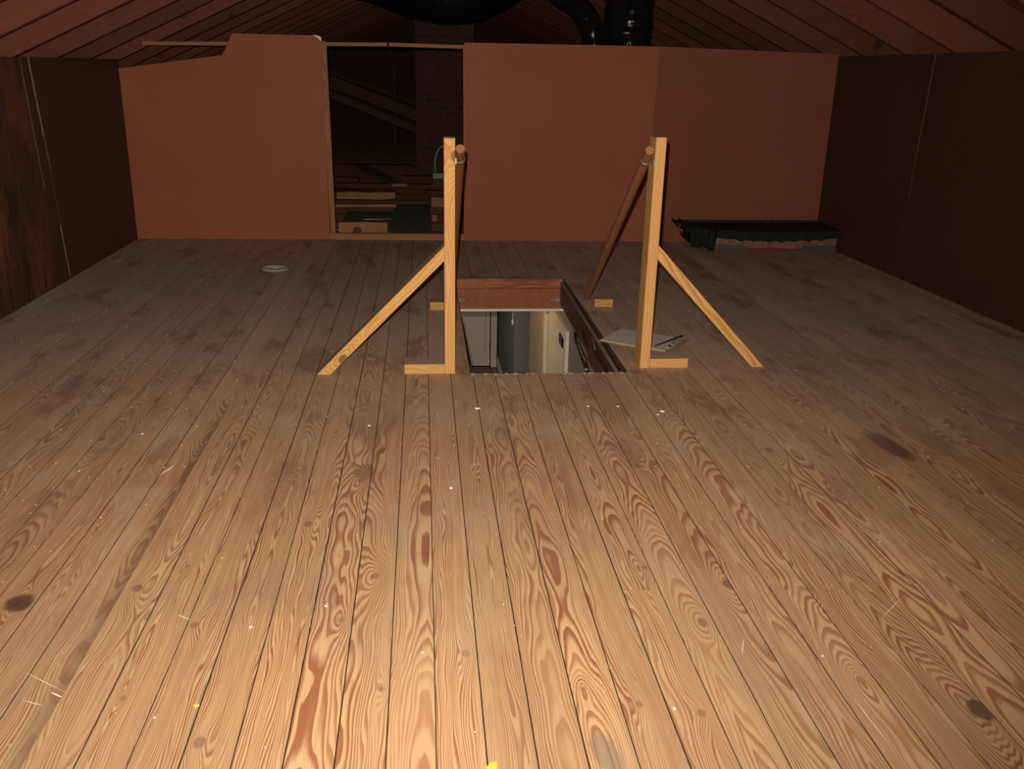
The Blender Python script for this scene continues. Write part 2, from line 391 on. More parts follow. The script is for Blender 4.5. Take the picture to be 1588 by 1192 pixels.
spec_grain = {-1: (.01, .03, .012), 0: (.012, .018, .022), 1: (-.02, .02, .03), -3: (.02, .028, .03), -2: (-.045, .01, .0), -7: (.0, .02, .03), 4: (.0, .03, .035),
              -6: (.03, .015, .01), 2: (-.05, .03, .0), 7: (.02, .03, .04), 6: (.01, .02, .02)}
for k in rows:
    a = max(XL, PX+k*PW); b = min(XR, PX+(k+1)*PW)
    if b-a < .01: continue
    cuts = [Y0]+spec_joint.get(k, [R2.uniform(.2, 5.6)] if R2.random() < .55 else [])+[YB]
    for s0, s1 in zip(cuts, cuts[1:]):
        pieces = [(s0, s1)]
        if a < HX1-.012 and b > HX0+.012:
            pieces = []
            if s0 < HY0: pieces.append((s0, min(s1, HY0+R2.uniform(-.012, .006))))
            if s1 > HY1: pieces.append((max(s0, HY1), s1))
        elif a < HX0 < b or a < HX1 < b:
            pieces = [(p, q) for p, q in ((s0, min(s1, HY0)), (max(s0, HY0), min(s1, HY1)), (max(s0, HY1), s1)) if q-p > .03]
        for (y0, y1) in pieces:
            if y1-y0 < .02: continue
            aa, bb = (a, b)
            if y0 < HY1-.1 and y1 > HY0+.1:
                if a < HX0 < b: bb = HX0
                if a < HX1 < b: aa = HX1
            g = .0011; xc = (aa+bb)/2; hw = (bb-aa)/2-g; dz = row_dz.setdefault(k, R2.uniform(-.0006, .0006))
            dl = dr_ = dz
            if k < -10 and False: dl = dr_ = -.004
            if k == -11 : dl, dr_ = -.0005, -.008                      # the cupped board beside the open joint
            if k == -10: dl, dr_ = .003, .0005
            bmp = bmesh.new(); gg = .0005
            sec = [(-hw, -.019), (hw, -.019), (hw, dr_-gg), (hw-gg, dr_), (-hw+gg, dl), (-hw, dl-gg)]
            A = [bmp.verts.new((px, 0, pz)) for px, pz in sec]
            nseg = 1; rag = abs(y1-HY0) < .02
            B = [bmp.verts.new((px, y1-y0-.0004+(R2.uniform(-.006, .006) if rag else 0), pz)) for px, pz in sec]
            bmp.faces.new(A); bmp.faces.new(B[::-1])
            for i in range(6): bmp.faces.new((A[i], A[(i+1) % 6], B[(i+1) % 6], B[i]))
            if rag:   # splintered saw cut: a few extra teeth
                pass
            ks = [(kx-xc, ky-y0, kr) for kx, ky, kr in KN if aa-.004 <= kx < bb+.004 and y0 < ky < y1][:3]
            while len(ks) < 3 and R2.random() < .3:
                ks.append((R2.uniform(-.03, .03), R2.uniform(.1, 1)*(y1-y0), R2.uniform(.005, .011)))
            gr = spec_grain.get(k) or (R2.uniform(-.05, .05), R2.choice((-1, 1))*R2.uniform(.02, .06), R2.choice((-1, 1))*R2.uniform(.002, .02))
            tone = (R2.uniform(.88, 1.10) if k > 8 else R2.uniform(.93, 1.06), R2.random(), R2.uniform(.8, 1.35))
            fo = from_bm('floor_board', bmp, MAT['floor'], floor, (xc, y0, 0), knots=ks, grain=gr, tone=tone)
            fo.data.materials.append(MAT['under'])       # dark tongue and groove edges, so the joints stay dark lines
            for p in fo.data.polygons:
                if abs(p.normal.z) < .3: p.material_index = 1

for i in range(16):                                  # splintered saw cut at the near edge of the hatch
    xs = HX0+.02+i*.036+R2.uniform(-.01, .01); L_ = R2.uniform(.008, .022); w_ = R2.uniform(.004, .010)
    poly_prism('splinter', [(xs-w_, HY0-.012), (xs+w_, HY0-.012), (xs+R2.uniform(-.004, .004), HY0+L_*.6)], 'Z', -.010, .0015, MAT['floor'], floor)
# a few thin scuffs scratched into the boards
for (x0, y0, x1, y1, wd) in ((-.725, 1.449, -.640, 1.392, .0012), (-.640, 1.392, -.606, 1.367, .0022), (-.70, 1.372, -.655, 1.352, .0014), (-.66, 1.39, -.63, 1.372, .003),
                             (.757, 1.275, .762, 1.168, .0013), (-.715, 2.30, -.690, 2.36, .006), (-.914, 2.493, -.885, 2.535, .0015), (.60, 1.42, .62, 1.47, .0012), (-.5, 1.62, -.47, 1.60, .0015), (1.02, 1.60, .93, 1.52, .0010)):
    d = Vector((x1-x0, y1-y0, 0)); nrm = Vector((-d.y, d.x, 0)).normalized()*wd/2
    bmp = bmesh.new(); n_ = 6; up_, dn_ = [], []
    for i in range(n_+1):
        t = i/n_; p = d*t; ww = nrm*(math.sin(math.pi*min(max(t, .02), .98)))+nrm*.1; j = R2.uniform(-.25, .25)
        up_.append(bmp.verts.new(p+ww+nrm*j+Vector((0, 0, .0012)))); dn_.append(bmp.verts.new(p-ww+nrm*j+Vector((0, 0, .0012))))
    for i in range(n_): bmp.faces.new((dn_[i], dn_[i+1], up_[i+1], up_[i]))
    from_bm('scuff_mark', bmp, MAT['chip'], floor, (x0, y0, 0))

# ------------------------------------------------------------------ structure: partition of hardboard sheets
T = .006
wb = box('wall_back', XL, -.604+.04, YB+T, YB+T+.038, .0, .04, MAT['trim']); tag(wb, kind='structure')
poly_prism('panel', [(XL, 0), (-.604, 0), (-.604, 1.226), (-.612, 1.232), (-.635, 1.236), (-1.13, 1.236), (-1.196, 1.112), (XL, 1.022)], 'Y', YB, YB+T, MAT['board'], wb)
poly_prism('panel', [(.272, 0), (1.4845, 0), (1.4815, 1.224), (.262, 1.218)], 'Y', YB, YB+T, MAT['board'], wb)
poly_prism('panel', [(1.4895, 0), (XR, 0), (XR, 1.206), (1.4865, 1.224)], 'Y', YB-.001, YB+T-.001, MAT['board_dim'], wb)
poly_prism('seam_edge', [(1.485, .3), (1.4885, .3), (1.486, 1.222), (1.482, 1.222)], 'Y', YB+.0005, YB+T-.001, MAT['seam'], wb)
poly_prism('torn_edge', [(-.655, 1.2365), (-.63, 1.238), (-.606, 1.228), (-.603, 1.205), (-.612, 1.208), (-.622, 1.222)], 'Y', YB-.0015, YB+.001, MAT['white'], wb)
box('bottom_plate', -.57, XR, YB+T, YB+T+.038, 0, .04, MAT['trim'], wb)
box('threshold_face', -.575, .27, YB-.002, YB+T+.001, 0, .036, MAT['trim'], wb)
bar('stud', (-.583, YB+.003+.018, .0), (-.592, YB+.003+.018, 1.205), .034, .036, MAT['trim'], wb)
bar('stud', (.283, YB+T+.018, .0), (.272, YB+T+.018, 1.205), .036, .034, MAT['trim'], wb)
for xs in (-1.79, -1.2, .88, 1.487, 2.07, 2.64): bar('stud', (xs, YB+T+.02, .04), (xs, YB+T+.02, 1.0 if xs < -1.1 else 1.18), .038, .034, MAT['trim'], wb)
bar('top_plate', (-1.66, YB+T+.021, 1.168), (-.21, YB+T+.021, 1.196), .036, .022, MAT['trim'], wb, side=(0, 1, 0))
bar('top_plate', (-.20, YB+T+.021, 1.196), (.30, YB+T+.021, 1.192), .036, .022, MAT['trim'], wb, side=(0, 1, 0))
bar('top_plate', (.31, YB+T+.021, 1.192), (XR, YB+T+.021, 1.176), .036, .022, MAT['trim'], wb, side=(0, 1, 0))

for (x0, z0, x1, z1, wd) in ((.70, .140, .735, .172, .010), (.73, .170, .765, .195, .007), (.972, .150, .992, .132, .008), (-.915, .447, -.884, .466, .006), (.641, .692, .675, .652, .003), (-1.19, 1.098, -1.23, 1.09, .012), (-.2-.4, .9, -.606, .86, .002)):
    poly_prism('scuff_mark', [(x0, z0), ((x0+x1)/2, (z0+z1)/2-wd/2), (x1, z1), ((x0+x1)/2, (z0+z1)/2+wd/2)], 'Y', YB-.001, YB+.0005, MAT['seam'], wb)
wlft = box('wall_left', XL-.05, XL-T, Y0, YB, 0, .04, MAT['trim']); tag(wlft, kind='structure')
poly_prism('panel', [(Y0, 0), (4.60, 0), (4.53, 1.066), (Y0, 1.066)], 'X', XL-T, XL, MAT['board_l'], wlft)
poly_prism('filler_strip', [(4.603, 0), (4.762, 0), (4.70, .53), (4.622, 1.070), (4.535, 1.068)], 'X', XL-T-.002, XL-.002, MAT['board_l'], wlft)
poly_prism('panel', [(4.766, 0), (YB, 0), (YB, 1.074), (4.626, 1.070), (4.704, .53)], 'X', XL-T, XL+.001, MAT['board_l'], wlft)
poly_prism('seam_edge', [(4.600, .48), (4.603, .48), (4.537, 1.066), (4.531, 1.066)], 'X', XL-.003, XL-.0005, MAT['seam'], wlft)
poly_prism('seam_edge', [(4.703, .55), (4.7065, .55), (4.629, 1.069), (4.622, 1.069)], 'X', XL-.003, XL+.0015, MAT['seam'], wlft)
poly_prism('seam_edge', [(4.760, .02), (4.764, .02), (4.728, .28), (4.726, .28)], 'X', XL-.003, XL+.0015, MAT['seam'], wlft)
for ys in (1.2, 2.4, 3.6, 4.74): box('stud', XL-.045, XL-T-.003, ys, ys+.038, .04, 1.0, MAT['trim'], wlft)

wrgt = box('wall_right', XR+T, XR+.05, Y0, YB, 0, .04, MAT['trim']); tag(wrgt, kind='structure')
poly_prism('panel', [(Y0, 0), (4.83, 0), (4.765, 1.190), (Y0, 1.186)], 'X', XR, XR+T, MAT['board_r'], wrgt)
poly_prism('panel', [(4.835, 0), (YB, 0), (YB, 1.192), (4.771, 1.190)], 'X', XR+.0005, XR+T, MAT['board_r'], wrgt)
poly_prism('seam_edge', [(4.806, .45), (4.8085, .45), (4.772, 1.188), (4.766, 1.188)], 'X', XR-.0005, XR+.004, MAT['seam'], wrgt)
for ys in (1.2, 2.4, 3.6, 4.78): box('stud', XR+T+.002, XR+.045, ys, ys+.038, .04, 1.15, MAT['trim'], wrgt)

# ------------------------------------------------------------------ structure: roof, its sheathing boards and rafters
PIT = .465; RX, RZ = .559, 2.18
def zb(x): return RZ-PIT*abs(x-RX)                    # underside of the rafters
XE0, XE1, YE = -3.3, 4.4, 16.0
nrm = math.sqrt(1+PIT*PIT); DV = .140*nrm              # vertical depth of a rafter
def slab(x0, x1, off, th, y0, y1, name, mat, parent=None):
    return poly_prism(name, [(x0, zb(x0)+off), (x1, zb(x1)+off), (x1, zb(x1)+off+th), (x0, zb(x0)+off+th)], 'Y', y0, y1, mat, parent)
ceil = slab(XE0, RX, DV+.024, .01, Y0, YE, 'ceiling', MAT['far_wood']); tag(ceil, kind='structure')
ceil2 = slab(RX, XE1, DV+.024, .01, Y0, YE, 'ceiling', MAT['far_wood']); tag(ceil2, kind='structure')
nb = 21
for i in range(nb):
    a = XE0+(RX-XE0)*i/nb; slab(a+.002, XE0+(RX-XE0)*(i+1)/nb-.002, DV+.001, .02, Y0, YE, 'sheathing_board', MAT['rafter'], ceil)
    a = RX+(XE1-RX)*i/nb; slab(a+.002, RX+(XE1-RX)*(i+1)/nb-.002, DV+.001, .02, Y0, YE, 'sheathing_board', MAT['rafter'], ceil2)
def rafter(x0, x1, y, parent):
    zc = DV/2; p0 = Vector((x0, y, zb(x0)+zc)); p1 = Vector((x1, y, zb(x1)+zc))
    return bar('rafter', p0, p1, .038, .138, MAT['rafter'], parent, side=(0, 1, 0), bev=.003, tone=(RNG.uniform(.72, 1.18), RNG.random(), RNG.uniform(.8, 1.3)))
yl = [2.54, 3.04, 3.55, 4.05, 4.54, 5.045, 5.52]; yr = [2.64, 3.14, 3.64, 4.14, 4.64, 5.14, 5.645]
while yl[-1] < 15.4: yl.append(yl[-1]+.5); yr.append(yr[-1]+.5)
for y in yl: rafter(XE0+.05, RX-.022, y, ceil)
for y in yr: rafter(XE1-.05, RX+.022, y, ceil2)
box('ridge_board', RX-.018, RX+.018, Y0, YE, RZ-.03, RZ+.15, MAT['rafter'], ceil)
gab = poly_prism('wall_gable', [(XE0, -.1), (XE1, -.1), (XE1, zb(XE1)+DV), (RX, RZ+DV), (XE0, zb(XE0)+DV)], 'Y', YE, YE+.02, MAT['far_wood']); tag(gab, kind='structure')

# ------------------------------------------------------------------ structure: the unfloored attic beyond the partition
fb = box('floor', XE0, XE1, YB+.06, YE, -.20, -.185, MAT['drywall']); tag(fb, kind='structure')
bmp = bmesh.new()                                   # loose insulation between the joists
nx, ny = 46, 70; V = [[bmp.verts.new((XE0+(XE1-XE0)*i/nx, YB+.07+(YE-YB-.1)*j/ny, -.10+R2.uniform(-.03, .035))) for i in range(nx+1)] for j in range(ny+1)]
for j in range(ny):
    for i in range(nx): bmp.faces.new((V[j][i], V[j][i+1], V[j+1][i+1], V[j+1][i]))
ins = from_bm('insulation', bmp, MAT['insul'], fb, smooth=True); ins['kind'] = 'stuff'
y = 6.28
while y < 15.5:
    bar('joist', (-3.2, y, -.095), (4.3, y, -.095), .18, .038, MAT['far_wood'], fb, side=(0, 0, 1)); y += .406

# ------------------------------------------------------------------ chimney
ch = box('chimney', -.062, .535, 10.008, 10.592, -.185, 1.78, MAT['mortar'], bev=0)
tag(ch, 'brick chimney stack rising behind the partition doorway', 'chimney')
bl, bh, bd, mj = .193, .060, .09, .010; z = -.18; c = 0
brick_me = {}
def brick(x0, x1, y0, y1, z):
    key = (round(x1-x0, 3), round(y1-y0, 3))
    if key not in brick_me:
        b_ = bmesh.new(); bm_box(b_, -key[0]/2, key[0]/2, -key[1]/2, key[1]/2, 0, bh, .003)
        me = bpy.data.meshes.new('brick'); b_.to_mesh(me); b_.free(); me.materials.append(MAT['brick']); brick_me[key] = me
    mesh_obj('brick', brick_me[key], None, ch, ((x0+x1)/2, (y0+y1)/2, z))
while z < 1.62:
    x = -.07; xe = .543; first = bl if c % 2 == 0 else .0915
    segs = []; wdt = first
    while x < xe-.02:
        x1 = min(x+wdt, xe)
        if x1-x > .03: segs.append((x, x1))
        x += wdt+mj; wdt = bl
    for a, b in segs: brick(a, b, 10.0-R2.uniform(0, .003), 10.09, z)
    yy = 10.1; wdt = .0915 if c % 2 == 0 else bl
    if z > -.1:
        while yy < 10.58:
            y1 = min(yy+wdt, 10.6)
            if y1-yy > .04: brick(-.07, .02, yy, y1, z)
            yy += wdt+mj; wdt = bl
    z += bh+mj; c += 1

# ------------------------------------------------------------------ flexible ducts
def duct(name, pts, r, label, mat='duct', ribs=True, n=20, sub=10):
    P = [Vector(p) for p in pts]; out = []
    for i in range(len(P)-1):
        p0, p1, p2, p3 = P[max(i-1, 0)], P[i], P[i+1], P[min(i+2, len(P)-1)]
        for k in range(sub):
            t = k/sub; out.append(.5*((2*p1)+(-p0+p2)*t+(2*p0-5*p1+4*p2-p3)*t*t+(-p0+3*p1-3*p2+p3)*t**3))
    out.append(P[-1])
    rr = []
    for i, q in enumerate(out): rr.append(r*(1+(.045 if i % 2 else -.02)*(1 if ribs else .2))+R2.uniform(-.006, .006))
    c = Vector((P[0].x, P[0].y, 0)); bm_ = tube_bm([q-c for q in out], rr, n)
    for v in bm_.verts: v.co += Vector((R2.uniform(-1, 1), R2.uniform(-1, 1), R2.uniform(-1, 1)))*.006
    o = from_bm(name, bm_, MAT[mat], None, c, smooth=True)
    for m_ in (2,):
        sb = o.modifiers.new('smooth', 'SUBSURF'); sb.levels = 1; sb.render_levels = 1
    tag(o, label, 'duct'); return o
d1 = duct('flexible_duct', [(-1.0, 8.9, 2.0), (-.45, 8.75, 1.86), (.0, 8.6, 1.72), (.22, 8.5, 1.68), (.46, 8.45, 1.72), (.9, 8.2, 1.95)], .245, 'black flexible duct sagging over the brick chimney')
d2 = duct('flexible_duct', [(.45, 7.6, 1.98), (.78, 7.4, 1.78), (1.05, 7.2, 1.60), (1.20, 7.05, 1.45), (1.27, 7.0, 1.2), (1.29, 7.0, .7), (1.29, 7.0, .16)], .085, 'slim black duct bending down beside the grey ribbed one')
d3 = duct('flexible_duct', [(1.43, 6.62, 1.60), (1.42, 6.60, 1.45), (1.41, 6.58, 1.25), (1.41, 6.6, .7), (1.42, 6.62, .16)], .165, 'thick dark grey ribbed duct hanging upright behind the partition', sub=14)
# crumpled black sleeve down the front of the ribbed duct
bmp = bmesh.new(); prv = None
for i in range(40):
    zz = 1.75-i*.035; w0 = .055+.006*(-1)**i
    a = bmp.verts.new((1.32+.0*i+R2.uniform(-.004, .004), 6.46-w0*.4+.012*(i % 2), zz)); b = bmp.verts.new((1.40+R2.uniform(-.004, .004), 6.425-.014*(i % 2), zz-.012)); c_ = bmp.verts.new((1.45, 6.435+.01*(i % 2), zz))
    if prv: bmp.faces.new((prv[0], prv[1], b, a)); bmp.faces.new((prv[1], prv[2], c_, b))
    prv = (a, b, c_)
me = from_bm('wrinkled_sleeve', bmp, MAT['duct'], None, (0, 0, 0)); me.parent = d3; me.location = -Vector((1.46, 6.62, 0)); me['label'] = 'glossy black wrinkled plastic'

# ------------------------------------------------------------------ lumber lying about beyond the doorway
def loose(name, p0, p1, wx, wz, label, cat='board', mat='far_wood', side=(0, 1, 0), rough=.004, group=None, **kw):
    o = bar(name, p0, p1, wx, wz, MAT[mat], None, side=side, rough=rough, bev=0, **kw); tag(o, label, cat, group); return o
JT = -.005   # top of joists
loose('roof_brace', (-2.2, 11.3, 1.319), (.55, 11.25, .327), .04, .13, 'middle sloping timber brace, seen through the doorway', 'brace', mat='far_wood')
loose('roof_brace', (-2.2, 11.45, 1.385), (.55, 11.4, .475), .04, .05, 'uppermost faint sloping timber behind the two braces', 'brace', mat='far_dim')
loose('roof_brace', (-2.2, 11.2, 1.205), (.55, 11.1, .155), .04, .085, 'lowest sloping timber brace, seen through the doorway', 'brace', mat='far_wood')
loose('upright_stud', (-.325, 11.36, -.002), (-.320, 11.36, 1.18), .045, .05, 'thin upright stud crossing behind the sloping braces', 'stud', side=(1, 0, 0), mat='far_dim')
loose('split_plank', (-.56, 6.08, .046), (-.24, 6.10, .044), .03, .085, 'short split plank with a dark knot, just inside the doorway', 'plank', mat='trim', rough=.006)
tube('knot_hole', [(-.44, 6.058, .035), (-.44, 6.070, .035)], .028, MAT['under'], bpy.data.objects['split_plank'], n=10)
loose('thick_plank', (-.72, 7.75, .055), (-.24, 7.80, .055), .12, .06, 'thick rough plank with a ragged lower edge, across the joists', 'plank', mat='trim', rough=.008)
loose('thin_plank', (-.76, 7.40, .02), (-.22, 7.44, .02), .09, .022, 'thin plank in front of the ragged thick plank', 'plank', mat='trim')
loose('grey_plank', (-.66, 9.9, .10), (-.20, 7.90, .125), .13, .02, 'grey weathered plank lying aslant over the other planks', 'plank', mat='greyb', side=(1, 0, 0))
sheet = poly_prism('roofing_sheet', [(-.60, 6.30), (-.20, 6.17), (-.10, 6.02), (.06, 6.00), (.05, 7.60), (-.22, 7.55), (-.24, 7.15), (-.58, 7.15)], 'Z', -.003, .008, MAT['felt'])
tag(sheet, 'dark green-grey sheet lying flat over the joists', 'sheet')
loose('bent_flashing', (-.42, 6.55, .045), (-.22, 6.57, .045), .10, .004, 'small bent metal strip with a bright edge on the grey sheet', 'flashing', mat='metal', rough=.002)
loose('short_plank', (.06, 7.5, .04), (.60, 7.55, .04), .10, .08, 'short brown plank at the foot of the chimney side', 'plank', mat='trim')
loose('wood_block', (.065, 6.78, .02), (.10, 6.78, .02), .05, .045, 'tiny red-brown block at the corner of the grey sheet', 'block', mat='trim', rough=.001)
for (x0, x1, yy, zt, lb) in ((-.85, -.25, 8.2, .03, 'brown scrap board just behind the ragged thick plank'), (-.8, .05, 8.65, .035, 'long brown scrap board crossing under the grey plank'),
                          (-.95, -.62, 9.1, .04, 'short scrap board in the doorway, beside the grey plank'), (-.2, .5, 9.3, .04, 'scrap board running behind the pale plastic box'),
                          (.02, .6, 8.2, .03, 'scrap board between the chimney foot and the short plank'), (-1.0, -.12, 10.3, .05, 'farthest long scrap board, before the sloping braces')):
    loose('scrap_board', (x0, yy, zt), (x1, yy+R2.uniform(-.06, .06), zt), .11, .035, lb, 'board', group='scrap boards across the far joists')
# pale plastic hoop on a plank
bx = box('plastic_box', .09, .26, 8.6, 8.78, .105, .155, MAT['pipe']); tag(bx, 'pale grey plastic box with a bent pipe on top, near the chimney', 'box')
tube('bent_pipe', [(.115, 8.69, .15), (.113, 8.69, .24), (.125, 8.69, .32), (.155, 8.69, .375), (.20, 8.69, .40), (.26, 8.69, .405), (.30, 8.69, .37), (.31, 8.69, .2)], .012, MAT['pipe'], bx, n=8)
sup = box('wood_block', .085, .30, 8.58, 8.80, -.004, .105, MAT['far_wood']); tag(sup, 'brown block carrying the pale plastic box', 'block')

# ------------------------------------------------------------------ hatch: ladder frame in the floor opening
lf = box('attic_ladder_frame', HX0, HX1, HY1-.001, HY1+.030, -.165, -.056, MAT['header'], bev=.001, tone=(1.0, .3, 1.0), grain=(0, .03, .0))
tag(lf, 'varnished wooden frame lining the hatch in the floor', 'hatch frame')
bar('header_board', (HX0-.004, HY1+.012, -.0285), (HX1-.006, HY1+.012, -.0275), .030, .050, MAT['header'], lf, side=(0, 1, 0), rough=.001, bev=0, tone=(1.12, .6, 1.))
box('ceiling_trim', HX0+.01, HX1+.02, HY1-.020, HY1+.012, -.176, -.1655, MAT['white'], lf)
for (x0, x1) in ((HX0+.012, HX0+.052), (HX1-.062, HX1-.012)):
    b_ = box('bracket', x0, x1, HY1-.004, HY1-.001, -.126, -.110, MAT['metal'], lf, bev=.0005)
    xc_ = (x1-.012) if x0 < .4 else (x0+.014)
    tube('bolt', [(xc_, HY1-.007, -.118), (xc_, HY1-.003, -.118)], .004, MAT['dark'], b_, n=8)
bar('side_rail', (.7265, HY0-.004, -.080), (.7435, HY1-.002, -.080), .012, .120, MAT['mahog'], lf)
bar('rail_edge', (.7250, HY0-.004, -.0185), (.7420, HY1-.002, -.0185), .015, .002, MAT['ledge'], lf, bev=.0003)
box('side_rail', .1660, .1705, HY0-.004, HY1-.002, -.165, -.03, MAT['mahog'], lf)
box('side_rail', .7505, .7595, HY0-.004, HY1-.002, -.12, -.0196, MAT['mahog'], lf)
box('end_rail', HX0+.01, .715, HY0-.022, HY0-.008, -.165, -.052, MAT['mahog'], lf)
bar('ladder_arm', (.700, 4.02, -.105), (.700, 3.56, -.185), .012, .034, MAT['dark'], lf)
bar('ladder_arm', (.708, 3.70, -.095), (.704, 3.15, -.095), .010, .060, MAT['mahog'], lf)
bar('ladder_arm', (.178, 4.30, -.12), (.178, 3.42, -.085), .014, .055, MAT['dark'], lf)
# counterbalance springs
def spring(p0, p1, r, turns, wire, parent):
    p0, p1 = Vector(p0), Vector(p1); d = p1-p0; t = d.normalized(); u = t.orthogonal().normalized(); v = t.cross(u); n_ = turns*10
    pts = [p0+d*(i/n_)+(u*math.cos(i*math.tau/10)+v*math.sin(i*math.tau/10))*r for i in range(n_+1)]
    return tube('spring', pts, wire, MAT['chrome'], parent, n=5)
spring((.694, 3.88, -.100), (.692, 3.66, -.118), .006, 10, .0014, lf)
tube('tension_rod', [(.693, 3.92, -.085), (.690, 3.84, -.096), (.693, 3.78, -.112), (.690, 3.66, -.126), (.692, 3.55, -.15)], .0024, MAT['chrome'], lf, n=6)
tube('tension_rod', [(.716, 3.72, -.010), (.712, 3.58, -.045)], .0022, MAT['metal'], lf, n=6)
tube('hinge_pin', [(.68, 3.64, -.150), (.705, 3.64, -.150)], .006, MAT['metal'], lf, n=8)

# ------------------------------------------------------------------ hall below the hatch
ZF = -2.61; ZC = -.18; HWX = .96
hf = box('floor', -.9, HWX, 1.8, 11.4, ZF-.02, ZF, MAT['hall_floor'], bev=0); tag(hf, kind='structure')
bmp = bmesh.new()
for (x0, x1, y0, y1) in ((-.9, HX0-.01, 1.8, 11.4), (HX1+.03, 2.2, 1.8, 11.4), (HX0-.01, HX1+.03, 1.8, HY0-.03), (HX0-.01, HX1+.03, HY1+.035, 11.4)): bm_box(bmp, x0, x1, y0, y1, ZC-.012, ZC)
hc = from_bm('ceiling', bmp, MAT['white']); tag(hc, kind='structure')
DH = -.648; D0, D1 = 5.77, 6.80      # side doorway in the hall wall
hw1 = box('wall_hall', HWX, HWX+.1, 1.8, D0, ZF, ZC-.012, MAT['hall_wall'], bev=0); tag(hw1, kind='structure')
hw2 = box('wall_hall', HWX, HWX+.1, D0, D1, DH, ZC-.012, MAT['hall_wall'], bev=0); tag(hw2, kind='structure')
hw3 = box('wall_hall', HWX-.012, HWX+.1, D1, 7.84, ZF, ZC-.012, MAT['hall_wall_lit'], bev=0); tag(hw3, kind='structure')
hw4 = box('wall_hall', HWX, HWX+.1, 7.84, 9.33, ZF, ZC-.012, MAT['hall_wall'], bev=0); tag(hw4, kind='structure')
hw5 = box('wall_hall', HWX, HWX+.1, 9.33, 11.4, ZF, ZC-.012, MAT['hall_wall_dim'], bev=0); tag(hw5, kind='structure')
hl = box('wall_hall', -1.0, -.9, 1.8, 11.4, ZF, ZC-.012, MAT['hall_wall'], bev=0); tag(hl, kind='structure')
he = box('wall_hall', -1.0, HWX+.1, 11.4, 11.5, ZF, ZC-.012, MAT['hall_wall_dim'], bev=0); tag(he, kind='structure')
hn = box('wall_hall', -1.0, HWX+.1, 1.7, 1.8, ZF, ZC-.012, MAT['hall_wall'], bev=0); tag(hn, kind='structure')
tb = box('baseboard_hall', HWX-.016, HWX, 7.86, 11.38, ZF, ZF+.13, MAT['white']); tag(tb, kind='structure')
# far door with raised panels, casing and hinge
dr = box('door_1', .06, .845, 11.30, 11.335, ZF+.012, ZF+2.03, MAT['white'], bev=.002); tag(dr, kind='structure')
for (x0, x1) in ((.13, .43), (.49, .79)):
    for (z0, z1) in ((.16, .80), (.92, 1.85)): box('door_panel', x0, x1, 11.285, 11.302, ZF+z0, ZF+z1, MAT['white'], dr, bev=.006)
for z0 in (.24, 1.75): box('hinge', .842, .857, 11.282, 11.30, ZF+z0, ZF+z0+.10, MAT['dark'], dr)
c1 = box('trim_1', .858, .935, 11.275, 11.335, ZF, ZF+2.12, MAT['white'], bev=.003); tag(c1, kind='structure')
c2 = box('trim_2', .0, .935, 11.275, 11.335, ZF+2.035, ZF+2.12, MAT['white'], bev=.003); tag(c2, kind='structure')
c2b = box('trim_3', -.03, .055, 11.275, 11.335, ZF, ZF+2.12, MAT['white'], bev=.003); tag(c2b, kind='structure')
# side door, standing ajar, with casing and black strike plate
c3 = poly_prism('trim_4', [(D0-.03, ZF), (D0+.055, ZF), (D0+.055, DH), (D0-.03, DH+.075)], 'X', HWX-.022, HWX, MAT['white']); tag(c3, kind='structure')
c4 = poly_prism('trim_5', [(D0+.056, DH), (D1-.042, DH), (D1-.042, DH+.075), (D0-.028, DH+.075)], 'X', HWX-.022, HWX, MAT['white']); tag(c4, kind='structure')
c5 = box('trim_6', HWX-.024, HWX, D1-.04, D1+.05, ZF, DH+.075, MAT['white'], bev=.003); tag(c5, kind='structure')
jb = box('trim_7', HWX, HWX+.1, D0+.056, D0+.075, ZF, DH, MAT['dark'], bev=0); tag(jb, kind='structure')
d2_ = box('door_2', HWX+.004, HWX+.040, D0+.13, D1-.042, ZF+.01, DH-.005, MAT['white']); tag(d2_, kind='structure')
for q in range(6): box('door_board', HWX-.001, HWX+.004, D0+.135+q*.140, D0+.135+q*.140+.130, ZF+.02, DH-.012, MAT['white'], d2_, bev=.002)
box('hinge', HWX-.026, HWX+.0, D0+.100, D0+.26, DH-.085, DH-.006, MAT['dark'], d2_, bev=.008)
cordo = tube('pull_cord', [(0.565, 5.6, ZC-.012), (0.567, 5.6, -0.364), (0.565, 5.6, -0.484)], .0035, MAT['white'], None, n=6); tag(cordo, 'thin white pull cord hanging in the hall below the hatch', 'cord')
tube('cord_bell', [(0.565, 5.6, -0.449), (0.565, 5.6, -0.464), (0.565, 5.6, -0.486)], [.004, .009, .005], MAT['white'], cordo, n=8)

